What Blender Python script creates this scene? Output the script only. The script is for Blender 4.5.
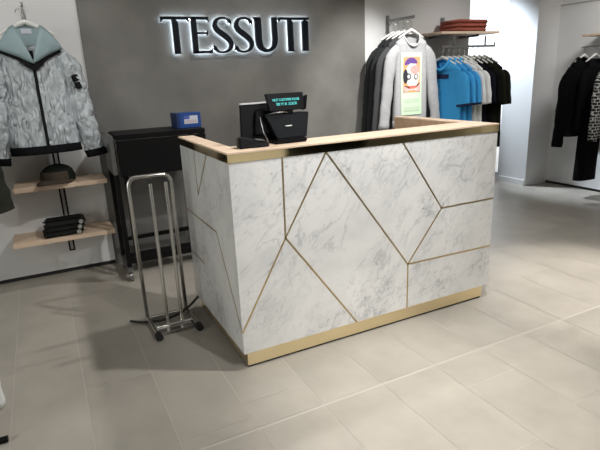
import bpy, bmesh, math, random
from mathutils import Vector, Matrix, noise
random.seed(7)
S = bpy.context.scene
for o in list(bpy.data.objects): bpy.data.objects.remove(o)
C = S.collection
PI = math.pi

# ------------------------------------------------------------------ camera
YAW, PITCH, ROLL = 0.4550, 0.2873, -0.0453
fw = Vector((math.sin(YAW)*math.cos(PITCH), math.cos(YAW)*math.cos(PITCH), -math.sin(PITCH)))
rt = Vector((math.cos(YAW), -math.sin(YAW), 0)); up = rt.cross(fw)
rt2 = rt*math.cos(ROLL)+up*math.sin(ROLL); up2 = -rt*math.sin(ROLL)+up*math.cos(ROLL)
cd = bpy.data.cameras.new('camera'); cam = bpy.data.objects.new('camera', cd); C.objects.link(cam)
cd.sensor_width = 36; cd.lens = 509.3/600*36; cd.clip_start = .05
m4 = Matrix.Identity(4)
for i in range(3):
    m4[i][0] = rt2[i]; m4[i][1] = up2[i]; m4[i][2] = -fw[i]
m4.translation = (-0.7161, -2.1621, 1.4232)
cam.matrix_world = m4; S.camera = cam

# ------------------------------------------------------------------ world, lights, exposure
S.view_settings.view_transform = 'Standard'; S.view_settings.look = 'None'
S.view_settings.exposure = 0.0; S.view_settings.gamma = 1.0
S.view_settings.use_curve_mapping = False
S.cycles.use_denoising = True
S.cycles.max_bounces = 8; S.cycles.caustics_reflective = False; S.cycles.caustics_refractive = False
W = bpy.data.worlds.new('sky'); S.world = W; W.use_nodes = True
bg = W.node_tree.nodes['Background']; bg.inputs[0].default_value = (.84, .92, 1, 1); bg.inputs[1].default_value = 3.0

def spot(name, loc, target, power, angle=100, blend=.6, radius=.05, col=(1, .99, .965)):
    l = bpy.data.lights.new(name, 'SPOT'); l.energy = power; l.spot_size = math.radians(angle)
    l.spot_blend = blend; l.shadow_soft_size = radius; l.color = col
    o = bpy.data.objects.new(name, l); C.objects.link(o); o.location = loc
    o.rotation_euler = (Vector(target)-Vector(loc)).to_track_quat('-Z', 'Y').to_euler(); return o
def area(name, loc, target, power, sx, sy, col=(1, .98, .95)):
    l = bpy.data.lights.new(name, 'AREA'); l.shape = 'RECTANGLE'; l.size = sx; l.size_y = sy; l.energy = power; l.color = col
    o = bpy.data.objects.new(name, l); C.objects.link(o); o.location = loc
    o.rotation_euler = (Vector(target)-Vector(loc)).to_track_quat('-Z', 'Y').to_euler(); return o
ZL = 2.8
spot('ceiling_spot', (1.035, .91, ZL), (.9, .95, 0), 80, 140, .7)
spot('ceiling_spot', (1.035, -.65, ZL), (.9, -.6, 0), 176, 140, .7)
spot('ceiling_spot', (.9, -2.5, ZL), (.66, -.05, .62), 205, 40, .9)
spot('ceiling_spot', (2.9, -.75, ZL), (2.4, -.38, 0), 460, 44, .9, .05, (1, .96, .90))
spot('ceiling_spot', (1.0, -1.4, ZL), (.7, -.7, 0), 270, 38, .9, .05, (1, .96, .90))
spot('ceiling_spot', (2.2, .55, ZL), (2.02, 1.95, 1.12), 240, 46, .9)
spot('ceiling_spot', (3.3, .2, ZL), (3.05, 1.8, 1.25), 82, 56, .9)
spot('ceiling_spot', (3.75, .1, ZL), (4.78, 1.1, 1.75), 175, 60, .9, .35)
spot('ceiling_spot', (-.75, -.1, ZL), (-.85, 2.0, 1.75), 70, 50, .8)
spot('ceiling_spot', (1.45, -2.6, ZL), (1.42, -3.25, .5), 150, 36, .5)  # added lamp, brightens the unseen plinth that the rim reflects
spot('ceiling_spot', (4.0, -1.9, ZL), (4.2, -2.45, .6), 150, 30, .5)  # added lamp for the narrow unseen plinth
spot('pier_daylight_fill', (3.75, 3.0, ZL), (4.43, 2.25, 1.3), 540, 40, .8, .15, (.78, .89, 1))  # added cool spot, stands in for daylight on the pier
area('left_side_fill', (-3.1, -.6, 1.3), (0, .2, 1.1), 53, 2.6, 1.8, (.98, 1, .95))  # added fill light before the closed left wall, no window there
area('overhead_fill', (.5, -.6, ZL), (.5, -.6, 0), 3, 2.5, 2.5)  # weak soft fill light added overhead, no fixture modelled

# ------------------------------------------------------------------ materials
def nodes(m):
    m.use_nodes = True; nt = m.node_tree; return nt, nt.nodes['Principled BSDF'], nt.links
def N(nt, t, **k):
    n = nt.nodes.new(t)
    for a, v in k.items(): setattr(n, a, v)
    return n
def mat(name, col, rough=.6, metal=0., var=0., vs=3., bump=0., bs=60., scale=(1, 1, 1), spec=None, emit=None, es=0., sheen=0.):
    m = bpy.data.materials.new(name); nt, b, L = nodes(m)
    b.inputs['Base Color'].default_value = (*col, 1); b.inputs['Roughness'].default_value = rough; b.inputs['Metallic'].default_value = metal
    if spec is not None: b.inputs['Specular IOR Level'].default_value = spec
    if sheen: b.inputs['Sheen Weight'].default_value = sheen
    if emit: b.inputs['Emission Color'].default_value = (*emit, 1); b.inputs['Emission Strength'].default_value = es
    tc = N(nt, 'ShaderNodeTexCoord'); mp = N(nt, 'ShaderNodeMapping'); mp.inputs['Scale'].default_value = scale
    L.new(tc.outputs['Object'], mp.inputs[0])
    if var:
        n = N(nt, 'ShaderNodeTexNoise'); n.inputs['Scale'].default_value = vs; n.inputs['Detail'].default_value = 6
        L.new(mp.outputs[0], n.inputs['Vector'])
        r = N(nt, 'ShaderNodeValToRGB'); r.color_ramp.elements[0].position = .3; r.color_ramp.elements[1].position = .7
        r.color_ramp.elements[0].color = (*[c*(1-var) for c in col], 1); r.color_ramp.elements[1].color = (*[min(1, c*(1+var)) for c in col], 1)
        L.new(n.outputs[0], r.inputs[0]); L.new(r.outputs[0], b.inputs['Base Color'])
    if bump:
        n = N(nt, 'ShaderNodeTexNoise'); n.inputs['Scale'].default_value = bs; n.inputs['Detail'].default_value = 4
        L.new(mp.outputs[0], n.inputs['Vector'])
        bp = N(nt, 'ShaderNodeBump'); bp.inputs['Strength'].default_value = bump; bp.inputs['Distance'].default_value = .02
        L.new(n.outputs[0], bp.inputs['Height']); L.new(bp.outputs[0], b.inputs['Normal'])
    return m

def marble():
    m = bpy.data.materials.new('white_marble'); nt, b, L = nodes(m)
    b.inputs['Roughness'].default_value = .28
    tc = N(nt, 'ShaderNodeTexCoord')
    def veins(rot, sc, stretch, width, seed, dist):
        mp = N(nt, 'ShaderNodeMapping'); mp.inputs['Rotation'].default_value = rot; mp.inputs['Location'].default_value = (seed, seed*.7, seed*.3)
        L.new(tc.outputs['Object'], mp.inputs[0])
        mp2 = N(nt, 'ShaderNodeMapping'); mp2.inputs['Scale'].default_value = stretch; L.new(mp.outputs[0], mp2.inputs[0])
        n = N(nt, 'ShaderNodeTexNoise'); n.inputs['Scale'].default_value = sc; n.inputs['Detail'].default_value = 9; n.inputs['Roughness'].default_value = .62
        n.inputs['Distortion'].default_value = dist
        L.new(mp2.outputs[0], n.inputs['Vector'])
        s = N(nt, 'ShaderNodeMath', operation='SUBTRACT'); s.inputs[1].default_value = .5; L.new(n.outputs[0], s.inputs[0])
        a = N(nt, 'ShaderNodeMath', operation='ABSOLUTE'); L.new(s.outputs[0], a.inputs[0])
        mr = N(nt, 'ShaderNodeMapRange'); mr.inputs[1].default_value = 0; mr.inputs[2].default_value = width; mr.inputs[3].default_value = 1; mr.inputs[4].default_value = 0
        L.new(a.outputs[0], mr.inputs[0]); return mr.outputs[0]
    v1 = veins((0, .85, .4), 4.2, (.5, 1, 1.3), .024, 3.1, .5)
    v2 = veins((0, .75, -.2), 9.5, (.55, 1, 1.3), .03, 9.7, .4)
    v3 = veins((0, .6, 0), 1.5, (.6, 1, 1.5), .16, 5.3, .9)
    # masks
    mk = N(nt, 'ShaderNodeTexNoise'); mk.inputs['Scale'].default_value = 2.6; mk.inputs['Detail'].default_value = 3
    L.new(tc.outputs['Object'], mk.inputs['Vector'])
    mm = N(nt, 'ShaderNodeMapRange'); mm.inputs[1].default_value = .4; mm.inputs[2].default_value = .68; L.new(mk.outputs[0], mm.inputs[0])
    mk2 = N(nt, 'ShaderNodeTexNoise'); mk2.inputs['Scale'].default_value = 4.1; mk2.inputs['Detail'].default_value = 2; L.new(tc.outputs['Object'], mk2.inputs['Vector'])
    m2 = N(nt, 'ShaderNodeMapRange'); m2.inputs[1].default_value = .38; m2.inputs[2].default_value = .62; L.new(mk2.outputs[0], m2.inputs[0]); mm2 = m2.outputs[0]
    sp = N(nt, 'ShaderNodeTexNoise'); sp.inputs['Scale'].default_value = 30; sp.inputs['Detail'].default_value = 7; sp.inputs['Roughness'].default_value = .65; L.new(tc.outputs['Object'], sp.inputs['Vector'])
    sm = N(nt, 'ShaderNodeMapRange'); sm.inputs[1].default_value = .56; sm.inputs[2].default_value = .68; L.new(sp.outputs[0], sm.inputs[0])
    def mul(a, k):
        x = N(nt, 'ShaderNodeMath', operation='MULTIPLY'); L.new(a, x.inputs[0])
        if isinstance(k, float): x.inputs[1].default_value = k
        else: L.new(k, x.inputs[1])
        return x.outputs[0]
    def add(a, c):
        x = N(nt, 'ShaderNodeMath', operation='ADD'); L.new(a, x.inputs[0]); L.new(c, x.inputs[1]); x.use_clamp = True; return x.outputs[0]
    t = add(mul(mul(v1, mm2), .42), mul(mul(v2, mm.outputs[0]), .42)); t = add(t, mul(mul(v3, mm2), .24)); t = add(t, mul(mul(sm.outputs[0], mm.outputs[0]), .62))
    mx = N(nt, 'ShaderNodeMix', data_type='RGBA'); L.new(t, mx.inputs[0])
    mx.inputs[6].default_value = (.745, .745, .735, 1); mx.inputs[7].default_value = (.30, .31, .33, 1)
    L.new(mx.outputs[2], b.inputs['Base Color']); return m

def tile():
    m = bpy.data.materials.new('stone_tile'); nt, b, L = nodes(m)
    g = N(nt, 'ShaderNodeNewGeometry'); tc = N(nt, 'ShaderNodeTexCoord')
    n = N(nt, 'ShaderNodeTexNoise'); n.inputs['Scale'].default_value = 3.0; n.inputs['Detail'].default_value = 8; n.inputs['Roughness'].default_value = .6
    n.noise_dimensions = '4D'
    L.new(tc.outputs['Object'], n.inputs['Vector'])
    w = N(nt, 'ShaderNodeMath', operation='MULTIPLY'); w.inputs[1].default_value = 20; L.new(g.outputs['Random Per Island'], w.inputs[0]); L.new(w.outputs[0], n.inputs['W'])
    r = N(nt, 'ShaderNodeValToRGB'); r.color_ramp.elements[0].position = .25; r.color_ramp.elements[1].position = .75
    r.color_ramp.elements[0].color = (.310, .284, .245, 1); r.color_ramp.elements[1].color = (.430, .395, .345, 1); L.new(n.outputs[0], r.inputs[0])
    h = N(nt, 'ShaderNodeHueSaturation'); L.new(r.outputs[0], h.inputs['Color'])
    v = N(nt, 'ShaderNodeMapRange'); v.inputs[3].default_value = .96; v.inputs[4].default_value = 1.04; L.new(g.outputs['Random Per Island'], v.inputs[0]); L.new(v.outputs[0], h.inputs['Value'])
    L.new(h.outputs[0], b.inputs['Base Color'])
    rr = N(nt, 'ShaderNodeMapRange'); rr.inputs[3].default_value = .32; rr.inputs[4].default_value = .5; L.new(n.outputs[0], rr.inputs[0]); L.new(rr.outputs[0], b.inputs['Roughness'])
    return m

def monogram():
    m = bpy.data.materials.new('monogram_cloth'); nt, b, L = nodes(m); b.inputs['Roughness'].default_value = .8
    tc = N(nt, 'ShaderNodeTexCoord')
    n = N(nt, 'ShaderNodeTexBrick'); mp = N(nt, 'ShaderNodeMapping'); mp.inputs['Rotation'].default_value = (PI/2, 0, 0); L.new(tc.outputs['Object'], mp.inputs[0]); L.new(mp.outputs[0], n.inputs['Vector'])
    n.inputs['Scale'].default_value = 20; n.inputs['Mortar Size'].default_value = .055; n.inputs['Mortar Smooth'].default_value = 0
    n.inputs['Brick Width'].default_value = .8; n.inputs['Row Height'].default_value = .6
    n.inputs['Color1'].default_value = (.012, .012, .013, 1); n.inputs['Color2'].default_value = (.02, .02, .02, 1); n.inputs['Mortar'].default_value = (.65, .65, .65, 1)
    v = N(nt, 'ShaderNodeTexVoronoi'); v.inputs['Scale'].default_value = 30; L.new(tc.outputs['Object'], v.inputs['Vector'])
    lt = N(nt, 'ShaderNodeMath', operation='LESS_THAN'); lt.inputs[1].default_value = .25; L.new(v.outputs['Distance'], lt.inputs[0])
    mx = N(nt, 'ShaderNodeMix', data_type='RGBA'); L.new(lt.outputs[0], mx.inputs[0]); L.new(n.outputs[0], mx.inputs[6]); mx.inputs[7].default_value = (.62, .62, .62, 1)
    L.new(mx.outputs[2], b.inputs['Base Color']); return m

M = {}
M['marble'] = marble(); M['tile'] = tile(); M['monogram'] = monogram()
M['grout'] = mat('pale_grout', (.46, .43, .385), .7)
M['plaster'] = mat('grey_plaster', (.162, .157, .146), .75, var=.28, vs=2.2, bump=.06, bs=9)
M['white'] = mat('white_paint', (.74, .74, .74), .6)
M['warmwhite'] = mat('white_wall_paint', (.74, .74, .74), .6)
M['ceil'] = mat('ceiling_paint', (.70, .69, .67), .8)
M['darkwall'] = mat('dark_shop_front', (.015, .015, .015), .8)
M['midwall'] = mat('grey_shop_wall', (.42, .41, .40), .7)
M['black'] = mat('black_recess', (.012, .012, .012), .6)
M['brass'] = mat('polished_brass', (.86, .70, .40), .07, 1.)
M['brassb'] = mat('brushed_brass', (.90, .76, .48), .30, 1., bump=.05, bs=120, scale=(.05, 1, 1))
M['inlay'] = mat('brass_inlay_metal', (.60, .46, .24), .35, 1.)
M['wood'] = mat('pale_oak', (.68, .52, .385), .5, var=.14, vs=7, scale=(.25, 3, 3))
M['woodin'] = mat('oak_inner_veneer', (.42, .29, .19), .55, var=.12, vs=7, scale=(.25, 3, 3))
M['chrome'] = mat('satin_steel', (.62, .61, .59), .22, 1.)
M['blackmetal'] = mat('black_powder_coat', (.004, .004, .0045), .5, spec=.2)
M['greymetal'] = mat('grey_steel', (.30, .30, .30), .4, .9)
M['rubber'] = mat('black_rubber', (.010, .010, .010), .6)
M['plastic'] = mat('black_plastic', (.003, .003, .004), .5, spec=.15)
M['plasticnavy'] = mat('dark_slate_plastic', (.004, .006, .008), .5, spec=.2)
M['silver'] = mat('silver_plastic', (.72, .73, .74), .35, .1)
M['screen'] = mat('display_glass', (.004,.004,.005),.2)
M['cyan'] = mat('cyan_pixels', (.05, .4, .4), .5, emit=(.15, .80, .78), es=.62)
M['lettermetal'] = mat('dark_letter_metal', (.004, .006, .010), .5, spec=.2)
M['led'] = mat('letter_led', (1, 1, 1), .5, emit=(.72, .86, 1), es=17.)
M['blue_card'] = mat('blue_cardboard', (.014, .065, .27), .5, var=.1)
M['bluedark_card'] = mat('dark_blue_cardboard', (.008, .03, .12), .5)
M['label'] = mat('white_label', (.62, .64, .72), .5)
M['labelink'] = mat('blue_label_ink', (.08, .13, .45), .5)
M['pinkink'] = mat('pink_label_ink', (.55, .38, .42), .5)
M['silvercloth'] = mat('silver_nylon', (.43, .47, .495), .38)
def crease_shade(m, col, dark):
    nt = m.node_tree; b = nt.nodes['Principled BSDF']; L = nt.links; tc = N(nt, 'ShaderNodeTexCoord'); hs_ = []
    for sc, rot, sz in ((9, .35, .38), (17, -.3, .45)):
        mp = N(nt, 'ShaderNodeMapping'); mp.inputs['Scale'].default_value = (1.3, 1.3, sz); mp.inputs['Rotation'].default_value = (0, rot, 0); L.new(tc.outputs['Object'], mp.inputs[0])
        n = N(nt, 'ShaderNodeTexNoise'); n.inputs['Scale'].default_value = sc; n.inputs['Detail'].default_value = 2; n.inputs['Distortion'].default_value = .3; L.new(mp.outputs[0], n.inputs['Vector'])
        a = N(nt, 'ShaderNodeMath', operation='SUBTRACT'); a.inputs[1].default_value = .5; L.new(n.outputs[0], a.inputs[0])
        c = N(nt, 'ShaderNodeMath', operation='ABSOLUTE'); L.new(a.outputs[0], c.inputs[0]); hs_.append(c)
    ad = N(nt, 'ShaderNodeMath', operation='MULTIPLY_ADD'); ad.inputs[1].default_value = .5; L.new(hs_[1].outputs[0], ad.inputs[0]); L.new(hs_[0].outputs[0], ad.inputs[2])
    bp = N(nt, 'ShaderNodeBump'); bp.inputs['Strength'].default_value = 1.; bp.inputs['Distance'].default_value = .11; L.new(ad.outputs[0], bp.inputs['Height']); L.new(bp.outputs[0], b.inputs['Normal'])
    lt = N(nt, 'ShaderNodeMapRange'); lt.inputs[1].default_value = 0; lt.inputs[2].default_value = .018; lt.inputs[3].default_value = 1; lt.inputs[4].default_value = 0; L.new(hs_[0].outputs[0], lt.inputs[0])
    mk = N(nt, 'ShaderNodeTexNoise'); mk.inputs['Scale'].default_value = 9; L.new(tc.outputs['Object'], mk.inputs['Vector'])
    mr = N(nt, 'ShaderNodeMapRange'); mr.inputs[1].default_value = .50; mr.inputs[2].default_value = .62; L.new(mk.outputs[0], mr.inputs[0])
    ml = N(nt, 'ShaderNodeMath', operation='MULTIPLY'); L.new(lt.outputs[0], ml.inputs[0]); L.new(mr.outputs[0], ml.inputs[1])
    mx = N(nt, 'ShaderNodeMix', data_type='RGBA'); L.new(ml.outputs[0], mx.inputs[0]); mx.inputs[6].default_value = (*col, 1); mx.inputs[7].default_value = (*dark, 1)  # crease shade painted into the cloth colour as broken dark strokes
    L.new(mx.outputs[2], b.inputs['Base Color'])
crease_shade(M['silvercloth'], (.43, .47, .495), (.12, .135, .15))
M['teal'] = mat('pale_teal_lining', (.27, .36, .385), .65, bump=.2, bs=25)
M['darkrib'] = mat('black_rib_knit', (.007, .007, .009), .9, bump=.2, bs=80, spec=.1)
M['zip'] = mat('black_zip_tape', (.006, .006, .007), .7, spec=.15)
M['hanger'] = mat('white_hanger_paint', (.80, .79, .76), .4)
M['greymarl'] = mat('grey_marl_jersey', (.42, .42, .43), .9, var=.06, vs=40, bump=.15, bs=30)
M['charcoal'] = mat('charcoal_cloth', (.020, .021, .022), .9, bump=.2, bs=40, spec=.1)
M['midgrey'] = mat('mid_grey_cloth', (.06, .06, .063), .9, bump=.2, bs=40, spec=.1)
M['blackcloth'] = mat('black_cloth', (.004, .004, .0045), .9, bump=.2, bs=30, spec=.1)
M['navycloth'] = mat('navy_cloth', (.006, .007, .013), .9, bump=.2, bs=40, spec=.1)
M['olivecloth'] = mat('black_olive_cloth', (.011, .011, .007), .9, bump=.2, bs=40, spec=.1)
M['olive'] = mat('olive_cloth', (.034, .034, .028), .85, bump=.3, bs=30, spec=.1)
M['blue'] = mat('sky_blue_pique', (.035, .32, .68), .8, bump=.15, bs=60)
M['navytrim'] = mat('navy_trim', (.008, .018, .07), .8)
M['whitecloth'] = mat('white_cotton', (.72, .73, .73), .85, bump=.15, bs=40)
M['rust'] = mat('rust_knit', (.36, .095, .065), .9, bump=.4, bs=90)
M['capgreen'] = mat('dark_green_twill', (.010, .013, .010), .9, bump=.15, bs=90, spec=.1)
M['capbrown'] = mat('brown_grey_twill', (.060, .048, .036), .9, bump=.15, bs=90, spec=.1)
M['folded'] = mat('dark_folded_cotton', (.022, .022, .021), .9, bump=.2, bs=50, spec=.1)
M['badge'] = mat('grey_round_badge', (.30, .30, .28), .6)
for nm, c in {'mint': (.62, .82, .58), 'orange': (.70, .36, .17), 'purple': (.13, .06, .28), 'pink': (.75, .36, .33), 'red': (.62, .16, .11), 'ink': (.02, .02, .03), 'cream': (.75, .74, .70), 'palegreen': (.55, .68, .50)}.items():
    M['p_'+nm] = mat('print_'+nm, c, .7)
gm = bpy.data.materials.new('window_glass'); nt, b, L = nodes(gm)
b.inputs['Roughness'].default_value = .02; b.inputs['Transmission Weight'].default_value = 1; b.inputs['IOR'].default_value = 1.05; M['glass'] = gm

# ------------------------------------------------------------------ mesh helpers
class MB:
    def __init__(s): s.bm = bmesh.new()
    def box(s, lo, hi, bev=0., mi=0):
        lo = Vector(lo); hi = Vector(hi); r = bmesh.ops.create_cube(s.bm, size=1); vs = r['verts']
        for v in vs: v.co = Vector([(lo[i]+hi[i])/2+v.co[i]*(hi[i]-lo[i]) for i in range(3)])
        if bev:
            es = list({e for v in vs for e in v.link_edges}); bmesh.ops.bevel(s.bm, geom=es, offset=bev, segments=2, affect='EDGES')
        return s
    def hexa(s, pts, bev=0.):          # 8 points: bottom ring 4, top ring 4
        v = [s.bm.verts.new(p) for p in pts]
        for f in ((3, 2, 1, 0), (4, 5, 6, 7), (0, 1, 5, 4), (1, 2, 6, 5), (2, 3, 7, 6), (3, 0, 4, 7)): s.bm.faces.new([v[i] for i in f])
        if bev:
            bmesh.ops.bevel(s.bm, geom=list({e for x in v for e in x.link_edges}), offset=bev, segments=2, affect='EDGES')
        return s
    def tube(s, path, r, seg=12, flat=1.0, closed=False):
        path = [Vector(p) for p in path]; n = len(path); rings = []; rs = r if isinstance(r, (list, tuple)) else [r]*n
        ref = None
        for i, p in enumerate(path):
            a = path[i-1] if i else (path[-1] if closed else p); b_ = path[i+1] if i < n-1 else (path[0] if closed else p)
            d = (b_-a).normalized()
            if ref is None:
                ref = d.orthogonal().normalized()
            ref = (ref-d*ref.dot(d)).normalized(); q = d.cross(ref)
            rings.append([s.bm.verts.new(p+ref*math.cos(2*PI*k/seg)*rs[i]+q*math.sin(2*PI*k/seg)*rs[i]*flat) for k in range(seg)])
        for i in range(n-(0 if closed else 1)):
            A, B_ = rings[i], rings[(i+1) % n]
            for k in range(seg): s.bm.faces.new((A[k], A[(k+1) % seg], B_[(k+1) % seg], B_[k]))
        if not closed:
            s.bm.faces.new(rings[0][::-1]); s.bm.faces.new(rings[-1])
        return s
    def lathe(s, prof, c=(0, 0, 0), seg=24, sx=1, sy=1):
        c = Vector(c); rings = []
        for r, z in prof: rings.append([s.bm.verts.new(c+Vector((max(r, 1e-4)*sx*math.cos(2*PI*k/seg), max(r, 1e-4)*sy*math.sin(2*PI*k/seg), z))) for k in range(seg)])
        for A, B_ in zip(rings, rings[1:]):
            for k in range(seg): s.bm.faces.new((A[k], A[(k+1) % seg], B_[(k+1) % seg], B_[k]))
        s.bm.faces.new(rings[0][::-1]); s.bm.faces.new(rings[-1]); return s
    def prism(s, poly, y0, y1):        # polygon in x,z extruded along y
        a = [s.bm.verts.new((x, y0, z)) for x, z in poly]; b_ = [s.bm.verts.new((x, y1, z)) for x, z in poly]; n = len(poly)
        s.bm.faces.new(a); s.bm.faces.new(b_[::-1])
        for i in range(n): s.bm.faces.new((a[i], b_[i], b_[(i+1) % n], a[(i+1) % n]))
        return s
    def grid(s, f, nu, nv, closed=False):
        V = [[s.bm.verts.new(f(i, j)) for i in range(nu)] for j in range(nv)]
        for j in range(nv-1):
            for i in range(nu if closed else nu-1):
                k = (i+1) % nu; s.bm.faces.new((V[j][i], V[j][k], V[j+1][k], V[j+1][i]))
        return V
    def build(s, name, m, parent=None, smooth=False, solid=0., rec=True):
        if rec: bmesh.ops.recalc_face_normals(s.bm, faces=s.bm.faces)
        me = bpy.data.meshes.new(name); s.bm.to_mesh(me); s.bm.free()
        o = bpy.data.objects.new(name, me); C.objects.link(o); me.materials.append(m)
        if smooth:
            for p in me.polygons: p.use_smooth = True
            if smooth == 'auto': me.set_sharp_from_angle(angle=math.radians(40))
        if solid:
            md = o.modifiers.new('thickness', 'SOLIDIFY'); md.thickness = solid; md.offset = -1
        if parent: o.parent = parent
        return o
def thing(name, label, cat, loc=(0, 0, 0), rz=0, group=None):
    o = bpy.data.objects.new(name, None); C.objects.link(o); o.location = loc; o.rotation_euler = (0, 0, rz); o.empty_display_size = .1
    return tag(o, label, cat, group)
def tag(o, label, cat, group=None):
    o['label'] = label; o['category'] = cat
    if group: o['group'] = group
    return o
def struct(o): o['kind'] = 'structure'; return o
def dup(root, loc, label, rz=None, group=None):
    r = root.copy(); C.objects.link(r); r.location = loc; r['label'] = label
    if rz is not None: r.rotation_euler = (0, 0, rz)
    if group: r['group'] = group
    for ch in list(root.children):
        c = ch.copy(); C.objects.link(c); c.parent = r
        for g in list(ch.children):
            d = g.copy(); C.objects.link(d); d.parent = c
    return r
def text_mesh(txt, size, ext=.0005):
    cu = bpy.data.curves.new('t', 'FONT'); cu.body = txt; cu.size = size; cu.align_x = 'CENTER'; cu.align_y = 'CENTER'; cu.extrude = ext
    o = bpy.data.objects.new('t', cu); C.objects.link(o); dg = bpy.context.evaluated_depsgraph_get()
    me = bpy.data.meshes.new_from_object(o.evaluated_get(dg)); bpy.data.objects.remove(o); return me

# ------------------------------------------------------------------ the room
YW = 2.05; XR = 4.78; XL = -3.2; YF = -6.0; H = 2.95
struct(MB().box((XL-.1, YF-.1, -.1), (XR+3.2, 5.0, -.0015)).build('floor', M['grout']))
fl = bpy.data.objects['floor']
tb = MB(); random.seed(3)
P = .3145; x0 = -1.05; g = .0028
def trect(xa, xb, ya, yb):
    v = [tb.bm.verts.new(p) for p in ((xa+g, ya+g, 0), (xb-g, ya+g, 0), (xb-g, yb-g, 0), (xa+g, yb-g, 0))]; tb.bm.faces.new(v)
known_b = {0: -.62, 1: .25, 3: -.25, 2: .9, 4: .25, 5: .75, 6: .1, 7: .5, 8: .2}
known_f = {6: -.655, 7: -.973, 8: -.515, 3: -.75, 5: -1.05}
for k in range(-7, 19):
    xa = x0+k*P; xb = xa+P
    xa = max(xa, XL); xb = min(xb, XR)
    if xb <= xa: continue
    off = known_b.get(k, random.uniform(-.4, .8)); ys = [-.435]; y = off
    while y-1.26 > -.40: y -= 1.26
    while y < 5.0:
        if y > -.40: ys.append(y)
        y += 1.26
    ys.append(5.0)
    for a, b_ in zip(ys, ys[1:]): trect(xa, xb, a+(.004 if a == -.435 else 0), b_)
    y = known_f.get(k, random.uniform(-1.5, -.6)); ys = [-.435]
    while y > YF: ys.append(y); y -= 1.26
    ys.append(YF)
    for a, b_ in zip(ys, ys[1:]): trect(xa, xb, b_, a-(.004 if a == -.435 else 0))
o = tb.build('floor_tiles', M['tile']); struct(o); o.parent = fl
struct(MB().box((XL, YF, H), (XR, 5.0, H+.1)).build('ceiling', M['ceil']))
struct(MB().box((-.352, YW-.012, 0), (2.095, YW+.1, H)).build('wall_back', M['plaster']))
struct(MB().box((XL, YW, .035), (-.352, YW+.1, H)).build('wall_back_left', M['white']))
struct(MB().box((XL, YW+.02, 0), (-.352, YW+.1, .035)).build('baseboard_left', M['black']))
struct(MB().box((2.095, YW, 0), (3.39, YW+.1, H)).build('wall_back_right', M['warmwhite']))
struct(MB().box((4.425, YW+.02, 0), (XR+.1, 2.46, H)).build('wall_pier', M['white']))
struct(MB().box((4.413, YW+.03, 0), (4.425, 2.46, .07)).build('baseboard_pier', M['white']))
struct(MB().box((XR, YF, .03), (XR+.1, YW+.02, H)).build('wall_right', M['warmwhite']))
struct(MB().box((XR+.012, YF, -.001), (XR+.1, YW+.02, .03)).build('baseboard_right', M['black']))
struct(MB().box((XR-.006, YF, 2.035), (XR, YW+.02, 2.05)).build('trim_1', M['midwall']))
struct(MB().box((XL-.1, YF, 0), (XL, 5.0, H)).build('wall_left', M['midwall']))
struct(MB().box((XL, YF-.1, 0), (XR, YF, H)).build('wall_front', M['darkwall']))
struct(MB().box((3.29, YW+.1, 0), (3.39, 5.0, H)).build('wall_passage', M['white']))
# bright shop window beside the pier
struct(MB().box((3.39, 4.9, 0), (4.5, 5.0, H)).build('wall_passage_end', M['white']))
w = struct(MB().box((4.44, 2.46, -.001), (4.50, 4.9, .10)).build('window_1', M['white']))
f = MB()
for y in (2.46, 3.30, 4.14, 4.84): f.box((4.44, y, .10), (4.50, y+.05, H))
f.box((4.44, 2.5, 2.55), (4.49, 4.85, 2.60)); f.build('window_frame', M['white'], w)
MB().box((4.465, 2.5, .10), (4.471, 4.85, H)).build('window_pane', M['glass'], w)

# ------------------------------------------------------------------ reception counter
CL, CD = 1.65, .875
ct = thing('reception_counter', 'white marble reception counter with brass inlay lines, brass rim and brass plinth', 'counter', (0, 0, 0))
MB().box((0, 0, .095), (CL, .03, 1.056), .0015).build('front_panel', M['marble'], ct)
for nm, a in (('side_panel', 0), ('side_panel', CL-.03)):
    MB().box((a, .0302, .095), (a+.03, CD, 1.056), .0015).build(nm, M['marble'], ct)
MB().box((.03, .0302, .095), (.05, CD, 1.05)).build('inner_lining', M['woodin'], ct)
MB().box((CL-.085, .0302, .095), (CL-.0302, CD, 1.0935)).build('inner_lining', M['woodin'], ct)
MB().box((.05, .0302, .095), (CL-.085, .05, 1.05)).build('inner_lining', M['woodin'], ct)
MB().box((.05, .05, .74), (CL-.085, .62, .77)).build('worktop', M['wood'], ct)
pl = MB(); r = .025
pl.box((r, r, .012), (CL-r, CD-.02, .095)); pl.build('plinth', M['brassb'], ct)
MB().box((r+.006, r+.006, 0), (CL-r-.006, CD-.03, .012)).build('plinth_foot', M['black'], ct)
br = MB(); e = .004
br.box((-e, -e, 1.056), (CL+e, .02, 1.094), .001); br.box((-e, .02, 1.056), (.06, CD+e, 1.094), .001); br.box((CL-.06, .02, 1.056), (CL+e, CD+e, 1.094), .001)
br.build('brass_rim', M['brass'], ct)
tp = MB()
poly = [(-e, -e), (CL+e, -e), (CL+e, CD+e), (CL-.085, CD+e), (CL-.085, .215), (.085, .215), (.085, CD+e), (-e, CD+e)]
a = [tp.bm.verts.new((x, y, 1.0945)) for x, y in poly]; c_ = [tp.bm.verts.new((x, y, 1.102)) for x, y in poly]
tp.bm.faces.new(a); tp.bm.faces.new(c_[::-1])
for i in range(8): tp.bm.faces.new((a[i], a[(i+1) % 8], c_[(i+1) % 8], c_[i]))
tp.build('counter_top', M['wood'], ct)
MB().box((.085, .05, 1.06), (CL-.085, .215, 1.0945)).build('top_underlay', M['woodin'], ct)
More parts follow.
